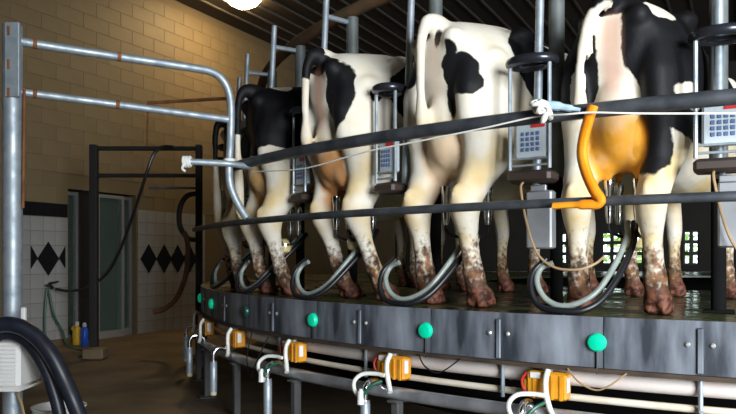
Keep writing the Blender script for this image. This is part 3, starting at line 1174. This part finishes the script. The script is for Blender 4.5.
COWS = [
    dict(tail_white=1.33, stall=4.02, r=R - 0.20, yaw=-7, scale=1.07, hl=(-0.02, 0.0), hr=(-0.01, 0.02),
         tail=[(0, 0.03, 1.39), (-0.02, -0.035, 1.365), (-0.085, -0.050, 1.27), (-0.125, -0.035, 1.10), (-0.130, -0.030, 0.98), (-0.128, -0.032, 0.92), (-0.125, -0.035, 0.87)],
         black=[((0.33, 0.40, 1.20), (0.325, 0.90, 0.45)), ((0.155, 0.10, 0.74), (0.075, 0.20, 0.18)), ((-0.20, 0.10, 1.15), (0.15, 0.26, 0.28)), ((0.02, 0.02, 1.36), (0.16, 0.12, 0.06)), ((-0.2, 0.9, 1.2), (0.2, 0.5, 0.4))],
         white=[((0.16, 0.16, 1.33), (0.07, 0.13, 0.07)), ((0.28, 0.24, 0.95), (0.09, 0.17, 0.06)), ((0.02, 0.0, 0.92), (0.10, 0.10, 0.16))]),
    dict(pink=0.35, stall=2.92, r=R - 0.16, yaw=-8.5, scale=1.11, hl=(0.0, 0.03), hr=(0.0, 0.03),
         tail=[(0, 0.03, 1.39), (-0.005, -0.04, 1.37), (-0.02, -0.062, 1.28), (-0.03, -0.058, 1.10), (-0.03, -0.052, 0.98), (-0.03, -0.047, 0.92), (-0.03, -0.045, 0.86)],
         black=[((0.15, 0.02, 1.11), (0.085, 0.12, 0.10)), ((0.105, 0.0, 1.17), (0.055, 0.08, 0.045)), ((0.09, 0.03, 0.99), (0.032, 0.08, 0.075)), ((0.21, 0.03, 1.05), (0.055, 0.07, 0.055)), ((0.11, 0.0, 1.225), (0.028, 0.06, 0.045)),
                ((0.03, -0.01, 1.30), (0.020, 0.05, 0.045)), ((-0.075, 0.0, 1.30), (0.028, 0.06, 0.050)), ((-0.17, 0.04, 1.16), (0.045, 0.07, 0.075)), ((0.27, 0.58, 1.28), (0.18, 0.28, 0.30)), ((-0.25, 1.0, 1.1), (0.2, 0.3, 0.3)), ((0, 2.4, 1.2), (0.3, 0.3, 0.4))],
         white=[]),
    dict(tail_white=1.24, stall=1.96, r=R - 0.06, yaw=-6, scale=1.09, hl=(0.0, 0.20), hr=(0.02, 0.22),
         tail=[(0, 0.03, 1.39), (-0.005, -0.04, 1.37), (-0.02, -0.066, 1.28), (-0.03, -0.066, 1.10), (-0.035, -0.06, 0.98), (-0.04, -0.055, 0.92), (-0.04, -0.052, 0.86)],
         black=[((0.165, 0.02, 1.12), (0.085, 0.13, 0.21)), ((0.04, -0.01, 1.32), (0.12, 0.085, 0.06)), ((0.29, 0.46, 1.17), (0.11, 0.16, 0.17)), ((0.28, 0.20, 1.13), (0.06, 0.045, 0.040)), ((-0.22, 0.08, 1.15), (0.10, 0.16, 0.2)), ((-0.2, 1.3, 1.2), (0.2, 0.4, 0.3)), ((0, 2.4, 1.2), (0.3, 0.3, 0.4))],
         white=[]),
    dict(tail_white=1.08, stall=0.98, r=R - 0.03, yaw=-5, scale=1.05, hl=(0.0, 0.06), hr=(0.0, 0.10), pink=0.2,
         black=[((0, 0.80, 1.35), (0.6, 1.35, 0.53)), ((0, 2.4, 1.2), (0.3, 0.3, 0.4))],
         white=[((0.10, 0.20, 1.41), (0.10, 0.07, 0.05))]),
    dict(tail_white=1.05, stall=0.02, r=R - 0.10, yaw=-5, scale=1.0, pink=0.3,
         black=[((0.07, 0.0, 1.22), (0.12, 0.12, 0.18)), ((0.27, 0.6, 1.2), (0.2, 0.4, 0.3)), ((0, 2.4, 1.2), (0.3, 0.3, 0.4))], white=[]),
]
CLAB = ['black and white cow at the right with an orange udder',
        'mostly white cow with a star-shaped black patch on its rump',
        'white cow with a black right thigh and black flank patch, third from right',
        'cow with an all black upper body and white hind legs',
        'dim yellowish cow with a black rump patch, farthest left']
UDC = [(0.80, 0.36, 0.03), (0.80, 0.60, 0.40), (0.52, 0.24, 0.08), (0.55, 0.32, 0.12), (0.45, 0.28, 0.12)]
for P, L, u, k in zip(COWS, CLAB, UDC, range(9)):
    make_cow('cow', P, coat('cow_coat_%d' % k, u), L)
# ------------------------------------------------------------------ milking clusters and hoses
def make_cluster():
    g = empty('milking_cluster')
    for x, y in TEATS:
        MB().lathe([(0.012, 0.405), (0.016, 0.42), (0.021, 0.45), (0.021, 0.555), (0.025, 0.56), (0.025, 0.600), (0.020, 0.604)], (x, y, 0), 12).build('teat_cup', M['chrome'], g)
        MB().tube(smooth_path([(x, y, 0.415), (x * 0.9, y, 0.37), (0.02 + x * 0.6, 0.24 + (y - 0.24) * 0.5, 0.345), (0.02 + x * 0.4, 0.24 + (y - 0.24) * 0.3, 0.36)]), 0.008, 8).build('short_tube', M['blackrub'], g)
    MB().lathe([(0.02, 0.28), (0.045, 0.295), (0.052, 0.33), (0.048, 0.355), (0.030, 0.372), (0.012, 0.385)], (0.02, 0.24, 0), 16).build('claw_bowl', M['claw'], g)
    MB().lathe([(0.054, 0.335), (0.054, 0.350), (0.045, 0.352)], (0.02, 0.24, 0), 16).build('claw_band', M['chrome'], g)
    return g


CWHO = ['the orange udder of the right cow', 'the udder of the star-patched white cow', 'the brownish udder of the third cow from right',
        'the udder of the black cow', 'the udder of the dim leftmost cow']
c0 = make_cluster()
for k, P in enumerate(COWS):
    g = c0 if k == 0 else copy_tree(c0)
    a = ang(P['stall'])
    g.location = polar(a, P['r'], DECK - 0.004)
    g.rotation_euler = (0, 0, -a + math.radians(P.get('yaw', 0)))
    g.scale = (P['scale'],) * 3
    tag(g, 'steel teat cups and claw hanging under ' + CWHO[k], 'milking cluster', 'milking clusters')

HOSE_GREY = [(628, 222, R - 0.42), (627, 236, R - 0.34), (614, 266, R - 0.22), (594, 294, R - 0.13), (566, 306, R - 0.085), (546, 299, R - 0.075), (537, 282, R - 0.085), (541, 268, R - 0.12), (553, 263, R - 0.13)]
HOSE_BLACK = [(634, 222, R - 0.45), (634, 240, R - 0.36), (622, 270, R - 0.22), (603, 298, R - 0.11), (583, 310, R - 0.05), (560, 313, R - 0.035), (540, 306, R - 0.045), (531, 290, R - 0.06), (533, 272, R - 0.10), (546, 259, R - 0.15)]


def make_hoses():
    g = empty('milk_hose_pair')
    for name, pts, rad, mt in (('grey_hose', HOSE_GREY, 0.0145, 'greyhose'), ('black_hose', HOSE_BLACK, 0.0155, 'blackrub')):
        pl = []
        for x, y, r in pts:
            p = to_stall(at_cyl(x, y, r), 4)
            p.z = max(p.z, rad + 0.003)
            pl.append(p)
        MB().tube(smooth_path(pl, 7), rad, 10).build(name, M[mt], g)
    return g


HL = {4: 'under the orange-uddered cow', 3: 'by the star-patched white cow', 2: 'by the third cow', 1: 'by the black cow', 0: 'by the dim leftmost cow'}
hp0 = make_hoses()
for i in (4, 3, 2, 1, 0):
    g = hp0 if i == 4 else copy_tree(hp0)
    a = ang(i - {3: 0.05, 0: 0.02, 1: 0.03}.get(i, 0))
    g.location = polar(a, R, DECK - 0.001)
    g.rotation_euler = (0, 0, -a)
    tag(g, 'grey and black milk hoses looped on the deck edge ' + HL[i], 'hose', 'milk hoses looped on the deck')

# ------------------------------------------------------------------ things on the rump rails
ob_pts = [at_cyl(x, y, RR + (0.060 if y < 125 else 0.046)) for x, y in ((593, 106), (589, 118), (584, 136), (582, 154), (586, 172), (594, 190), (600, 199), (598, 204), (588, 204.5), (570, 205), (553, 206))]
o = MB().tube(smooth_path(ob_pts, 5), [0.030] * 33 + [0.026] * 10 + [0.018] * 8, 12, flat=0.75).build('orange_bar', M['hiorange'], origin=ob_pts[3])
tag(o, 'bright orange bent bar joining the two rump rails behind the right cow', 'bar')
rp_pts = [at_cyl(x, y, RR + (0.104 if 560 < x < 650 else 0.056)) for x, y in ((252, 172), (270, 171), (307, 168), (365, 152), (420, 141), (480, 129), (520, 120), (541, 116), (565, 114.5), (592, 112.5), (640, 113.5), (736, 113.5), (800, 114))]
rope = empty('rope', rp_pts[7])
tag(rope, 'thin white rope strung along the upper rump rail with a big knot', 'rope')
q = [p - rp_pts[7] for p in rp_pts]
MB().tube(smooth_path(q, 4), 0.0042, 6).build('line', M['rope'], rope)
kn = MB()
rnd = random.Random(5)
for k in range(7):
    c = Vector((rnd.uniform(-0.03, 0.03), -0.03 + rnd.uniform(-0.015, 0.01), rnd.uniform(-0.015, 0.055)))
    ax = Vector((rnd.uniform(-1, 1), rnd.uniform(-0.4, 0.4), rnd.uniform(-1, 1))).normalized()
    u = ax.orthogonal().normalized()
    w = ax.cross(u)
    kn.tube([c + (u * math.cos(t) + w * math.sin(t)) * 0.022 for t in [2 * math.pi * j / 12 for j in range(12)]], 0.010, 6, closed=True)
kn.build('knot', M['rope'], rope)
sl = [at_cyl(x, y, RR + 0.05) - rp_pts[7] for x, y in ((545, 105), (556, 106), (568, 108), (580, 110))]
MB().tube(smooth_path(sl, 4), [0.020] * 6 + [0.015] * 4 + [0.009] * 3, 8).build('pale_sleeve', M['palesleeve'], rope)

# ------------------------------------------------------------------ pipe gate at the left
ZP, ZE = 4.1, at_cyl(247, 221, RR).y


def zg(px):
    """depth along the gate, straight from the post to the rump rail"""
    t = (px - 14) / (231 - 14)
    return 1 / ((1 - t) / ZP + t / ZE)


pb = at(12.5, 258, ZP)
post = empty('gate_post', (pb.x, pb.y, 0))
tag(post, 'stout galvanised round post at the left picture edge', 'post')
ztop = at(12, 26, ZP).z
MB().tube([(0, 0, 0), (0, 0, ztop)], 0.055, 20).build('pole', M['galv'], post)
MB().bbox((0, 0, 0.008), (0.16, 0.16, 0.016), 0.004).build('foot_plate', M['galv'], post)
zs = at(12, 100, ZP).z
MB().bbox((0.025, -0.050, (ztop + zs) / 2 + 0.005), (0.085, 0.022, ztop - zs), 0.004).build('slotted_plate', M['galv'], post)
for py in (34, 67, 95):
    MB().bbox((0.008, -0.062, at(12, py, ZP).z), (0.016, 0.006, 0.055), 0.003).build('slot', M['rust'], post)

gate = empty('pipe_gate', (pb.x + 0.06, pb.y, 0))
tag(gate, 'galvanised two-rail pipe gate bending down to the rump rail', 'gate')
gl = gate.location.copy()
gp = [at(x, y, zg(min(x, 231))) - gl for x, y in ((20, 41.5), (70, 49.5), (120, 57), (160, 63), (196, 68.5), (212, 72), (222, 79), (228.5, 91), (231, 108), (230.5, 140), (229, 168), (230, 184), (235, 198), (242, 211), (247, 218))]
MB().tube(smooth_path(gp, 5), 0.0265, 14).build('upper_rail', M['galv'], gate)
gp = [at(x, y, zg(x)) - gl for x, y in ((20, 92), (70, 98.5), (120, 105), (180, 113), (228, 119.5))]
MB().tube(smooth_path(gp, 4), 0.0235, 12).build('lower_rail', M['galv'], gate)
gp = [at(x, y, zg(min(x, 231)) - 0.03) - gl for x, y in ((186, 161.5), (215, 163), (232, 164), (252, 167))]
MB().tube(smooth_path(gp, 4), 0.021, 12).build('stub_tube', M['galv'], gate)
for x, y, rr_ in ((35, 43.9, 0.030), (119, 56.8, 0.030), (35, 93.9, 0.027), (117.5, 104.6, 0.027)):
    c = at(x, y, zg(x)) - gl
    d = (at(x + 4, y + 0.55, zg(x + 4)) - at(x, y, zg(x))).normalized() * 0.011
    MB().tube([c - d, c + d], rr_, 12).build('band', M['rust'], gate)
c = at(24.5, 88, ZP - 0.02) - gl
MB().tube([c, at(23, 208, ZP - 0.02) - gl], 0.008, 8).build('thin_rod', M['rust'], gate)
kk = MB()
kc = at(187, 161.5, zg(187) - 0.03)
for k in range(5):
    kk.tube([kc + Vector((0.010 * (k - 2), 0.028 * math.cos(t), 0.030 * math.sin(t) - 0.004 * (k % 2))) for t in [2 * math.pi * j / 14 for j in range(14)]], 0.009, 6, closed=True)
kk.tube(smooth_path([kc + Vector((-0.01, -0.03, -0.01)), kc + Vector((-0.02, -0.04, -0.05)), kc + Vector((0.0, -0.04, -0.07))], 4), 0.008, 6)
o = kk.build('rope_whipping', M['rope'], origin=kc)
tag(o, 'white rope wound round the free end of the gate stub tube', 'rope')
kk = MB()
kc = at(229.5, 162, zg(229.5))
for k in range(3):
    kk.tube([kc + Vector((0.034 * math.cos(t), 0.036 * math.sin(t), 0.014 * (k - 1))) for t in [2 * math.pi * j / 14 for j in range(14)]], 0.008, 6, closed=True)
o = kk.build('rope_whipping', M['rope'], origin=kc)
tag(o, 'white rope wound round the bent upright of the pipe gate', 'rope')

# ------------------------------------------------------------------ foreground left
bc = at(1, 361, ZP - 0.22)
wb = empty('white_box', (bc.x, bc.y, bc.z - 0.145))
tag(wb, 'white ribbed plastic box fixed to the left gate post', 'box')
MB().bbox((0, 0, 0.145), (0.33, 0.26, 0.27), 0.02).build('shell', M['whiteplastic'], wb)
for k in range(11):
    MB().bbox((0, -0.132, 0.035 + k * 0.021), (0.30, 0.010, 0.010), 0.002).build('rib', M['whiteplastic'], wb)
MB().bbox((0, 0, 0.005), (0.34, 0.27, 0.014), 0.004).build('base_rim', M['whiteplastic'], wb)
MB().bbox((0.135, -0.02, 0.36), (0.026, 0.026, 0.17), 0.005).build('white_spout', M['whiteplastic'], wb)
for nm, pts, lab, rad in (
        ('rubber_hose', ((-40, 352, 3.62), (-20, 334, 3.62), (0, 325, 3.61), (18, 326, 3.61), (35, 336, 3.61), (50, 353, 3.60), (62, 375, 3.60), (73, 400, 3.62), (84, 428, 3.60), (96, 458, 3.58), (112, 476, 3.56), (140, 478, 3.55)), 'thick black rubber hose arching over the white box, outer of two', 0.041),
        ('rubber_hose', ((-40, 362, 3.70), (-18, 344, 3.70), (4, 334, 3.70), (22, 338, 3.70), (36, 352, 3.70), (47, 372, 3.70), (55, 395, 3.70), (61, 420, 3.70), (66, 445, 3.72), (75, 466, 3.75), (95, 466, 3.74)), 'thick black rubber hose arching over the white box, inner of two', 0.034)):
    pl = [at(*p) for p in pts]
    for p in pl:
        p.z = max(p.z, rad)
    o = MB().tube(smooth_path(pl, 6), rad, 14).build(nm, M['bluehose'], origin=pl[-1])
    tag(o, lab, 'hose', 'thick hoses by the gate post')
bk = at(59, 406, 4.25)
bu = empty('bucket', (bk.x, bk.y, 0))
tag(bu, 'white plastic bucket on the floor behind the thick black hoses', 'bucket')
H = bk.z
MB().lathe([(0.115, 0.0), (0.118, 0.01), (0.150, H - 0.01), (0.158, H - 0.005), (0.158, H + 0.004), (0.146, H + 0.004), (0.143, H - 0.01), (0.112, 0.015)], n=28).build('shell', M['whiteplastic'], bu)
MB().tube([(0.155 * math.cos(t), -0.02 - 0.155 * math.sin(t) * 0.35, H - 0.03 - 0.13 * math.sin(t)) for t in [math.pi * k / 14 for k in range(15)]], 0.004, 6).build('handle', M['galv'], bu)
pl = [at(17, 386, ZP - 0.08), at(18, 395, ZP - 0.09), at(22, 405, ZP - 0.1), at(25, 425, ZP - 0.1), at(20, 440, ZP - 0.1)]
o = MB().tube(smooth_path(pl), 0.007, 6).build('cord', M['tan'], origin=pl[0])
tag(o, 'short tan cord hanging below the white box', 'cord')

# ------------------------------------------------------------------ dark fence in front of the block wall
ZF = 7.97
fb = at(94, 358, ZF)
fn = empty('pipe_fence', (fb.x, fb.y, 0))
tag(fn, 'dark steel pipe fence in front of the block wall', 'fence')
fl = fn.location.copy()
MB().bbox((0, 0, 1.24), (0.085, 0.085, 2.40), 0.008).build('post', M['darkpost'], fn)
p2 = at(199, 258, ZF) - fl
MB().bbox((p2.x, 0, 1.24), (0.07, 0.07, 2.40), 0.008).build('post', M['darkpost'], fn)
MB().bbox((0.02, -0.02, 0.07), (0.24, 0.20, 0.14), 0.02).build('concrete_foot', M['concrete'], fn)
MB().bbox((p2.x, 0.0, 0.03), (0.16, 0.16, 0.06), 0.01).build('concrete_foot', M['concrete'], fn)
for y, rr_ in ((148.5, 0.026), (175.5, 0.024)):
    zz = at(0, y, ZF).z
    MB().tube([(0, 0, zz), (p2.x, 0, zz)], rr_, 10).build('rail', M['darkpost'], fn)
zz = at(0, 188, ZF).z
MB().tube([(at(150, 0, ZF).x - fl.x, -0.02, zz), (p2.x, -0.02, zz)], 0.016, 8).build('thin_rail', M['galvdark'], fn)
ar = [at(x, y, ZF) - fl for x, y in ((199, 240), (188, 238), (180, 226), (180, 208), (187, 196), (199, 193))]
MB().tube(smooth_path(ar), 0.03, 10).build('bent_pipe', M['darkpost'], fn)
ru = empty('rusty_rail', at(148, 103, ZF))
tag(ru, 'thin rusty rail on an upright rod above the dark fence', 'rail')
b0 = at(148, 103, ZF)
MB().tube([(0, 0, 0), at(233, 98, ZF) - b0], 0.020, 8).build('bar', M['rust'], ru)
MB().tube([(0, 0, 0.02), at(147, 147.5, ZF) - b0], 0.010, 8).build('upright', M['rust'], ru)

pl = [at(x, y, z) for x, y, z in ((174, 147, 7.905), (163, 147, 7.905), (154, 154, 7.905), (147, 172, 7.905), (138, 200, 8.0), (129, 226, 8.1), (119, 252, 8.25), (106, 274, 8.5), (88, 287, 8.8), (70, 291, 8.98), (56, 289, 9.06))]
o = MB().tube(smooth_path(pl), 0.019, 8).build('black_hose', M['blackrub'], origin=pl[0])
tag(o, 'black hose sagging from the dark fence to the wall tap', 'hose')
pl = [at(x, y, z) for x, y, z in ((154, 312, 8.15), (164, 309, 8.15), (176, 299, 8.12), (185, 278, 8.05), (188, 255, 7.95), (187, 240, 7.91), (184, 232, 7.90))]
o = MB().tube(smooth_path(pl), 0.03, 10).build('brown_hose', M['brown'], origin=pl[-1])
tag(o, 'rust brown hose hanging from the bent dark fence pipe', 'hose')

tp = rm(at_wall(46, 285)[0], 0.0, 0)
zt = at_wall(46, 286, 0.1)[1].z
tap = empty('wall_tap', (tp.x, tp.y, zt), WANG - math.pi / 2)
tag(tap, 'dark water tap on the white tiles holding the hoses', 'tap')
# local x points out of the wall into the room after the turn: n axis
MB().tube([(-0.005, 0, 0), (0.10, 0, 0), (0.13, 0, -0.03)], 0.022, 10).build('spout', M['blackrub'], tap)
MB().tube([(0.085, -0.02, 0.03), (0.085, 0.12, 0.05)], 0.014, 8).build('lever', M['blackrub'], tap)
MB().lathe([(0.04, -0.01), (0.04, 0.01)], (0, 0, 0), 12).build('flange', M['blackrub'], tap)


def wp(px, py, n_):
    return at_wall(px, py, n_)[1]


def fl_(px, py):
    Y = EYE * F / (py - HORY)
    v = at(px, py, Y)
    v.z = 0.016
    return v


pl = [wp(45.5, 337, 0.14), wp(45, 318, 0.13), wp(46, 300, 0.12), wp(47.5, 289, 0.12), wp(50, 296, 0.13), wp(54, 315, 0.15), wp(62, 330, 0.18), fl_(69, 347.5), fl_(88, 352), fl_(104, 353.5), fl_(107, 355.5), fl_(98, 357), fl_(78, 357.5)]
o = MB().tube(smooth_path(pl), 0.014, 8).build('green_hose', M['greenhose'], origin=pl[-1])
tag(o, 'green garden hose hanging from the wall tap and trailing on the floor', 'hose')

# bottles by the door
bp_ = fl_(77, 345)
bo = empty('detergent_jug', (bp_.x, bp_.y, 0))
tag(bo, 'yellow detergent jug with pale cap on the floor by the door', 'jug')
MB().lathe([(0.045, 0.0), (0.055, 0.01), (0.055, 0.19), (0.045, 0.225), (0.022, 0.25), (0.022, 0.262)], n=16).build('body', M['yellow'], bo)
MB().lathe([(0.026, 0.255), (0.026, 0.29), (0.018, 0.31)], n=12).build('cap', M['capwhite'], bo)
MB().tube(smooth_path([(-0.05, 0, 0.19), (-0.065, 0, 0.215), (-0.05, 0, 0.245), (-0.02, 0, 0.25)]), 0.009, 6).build('handle', M['yellow'], bo)
bp_ = fl_(84.5, 346)
bo = empty('spray_bottle', (bp_.x, bp_.y, 0))
tag(bo, 'slim blue bottle with white cap beside the yellow jug', 'bottle')
MB().lathe([(0.040, 0.0), (0.046, 0.008), (0.046, 0.21), (0.030, 0.24), (0.020, 0.25), (0.020, 0.26)], n=16).build('body', M['blue'], bo)
MB().lathe([(0.025, 0.252), (0.025, 0.29), (0.012, 0.305)], n=12).build('cap', M['capwhite'], bo)
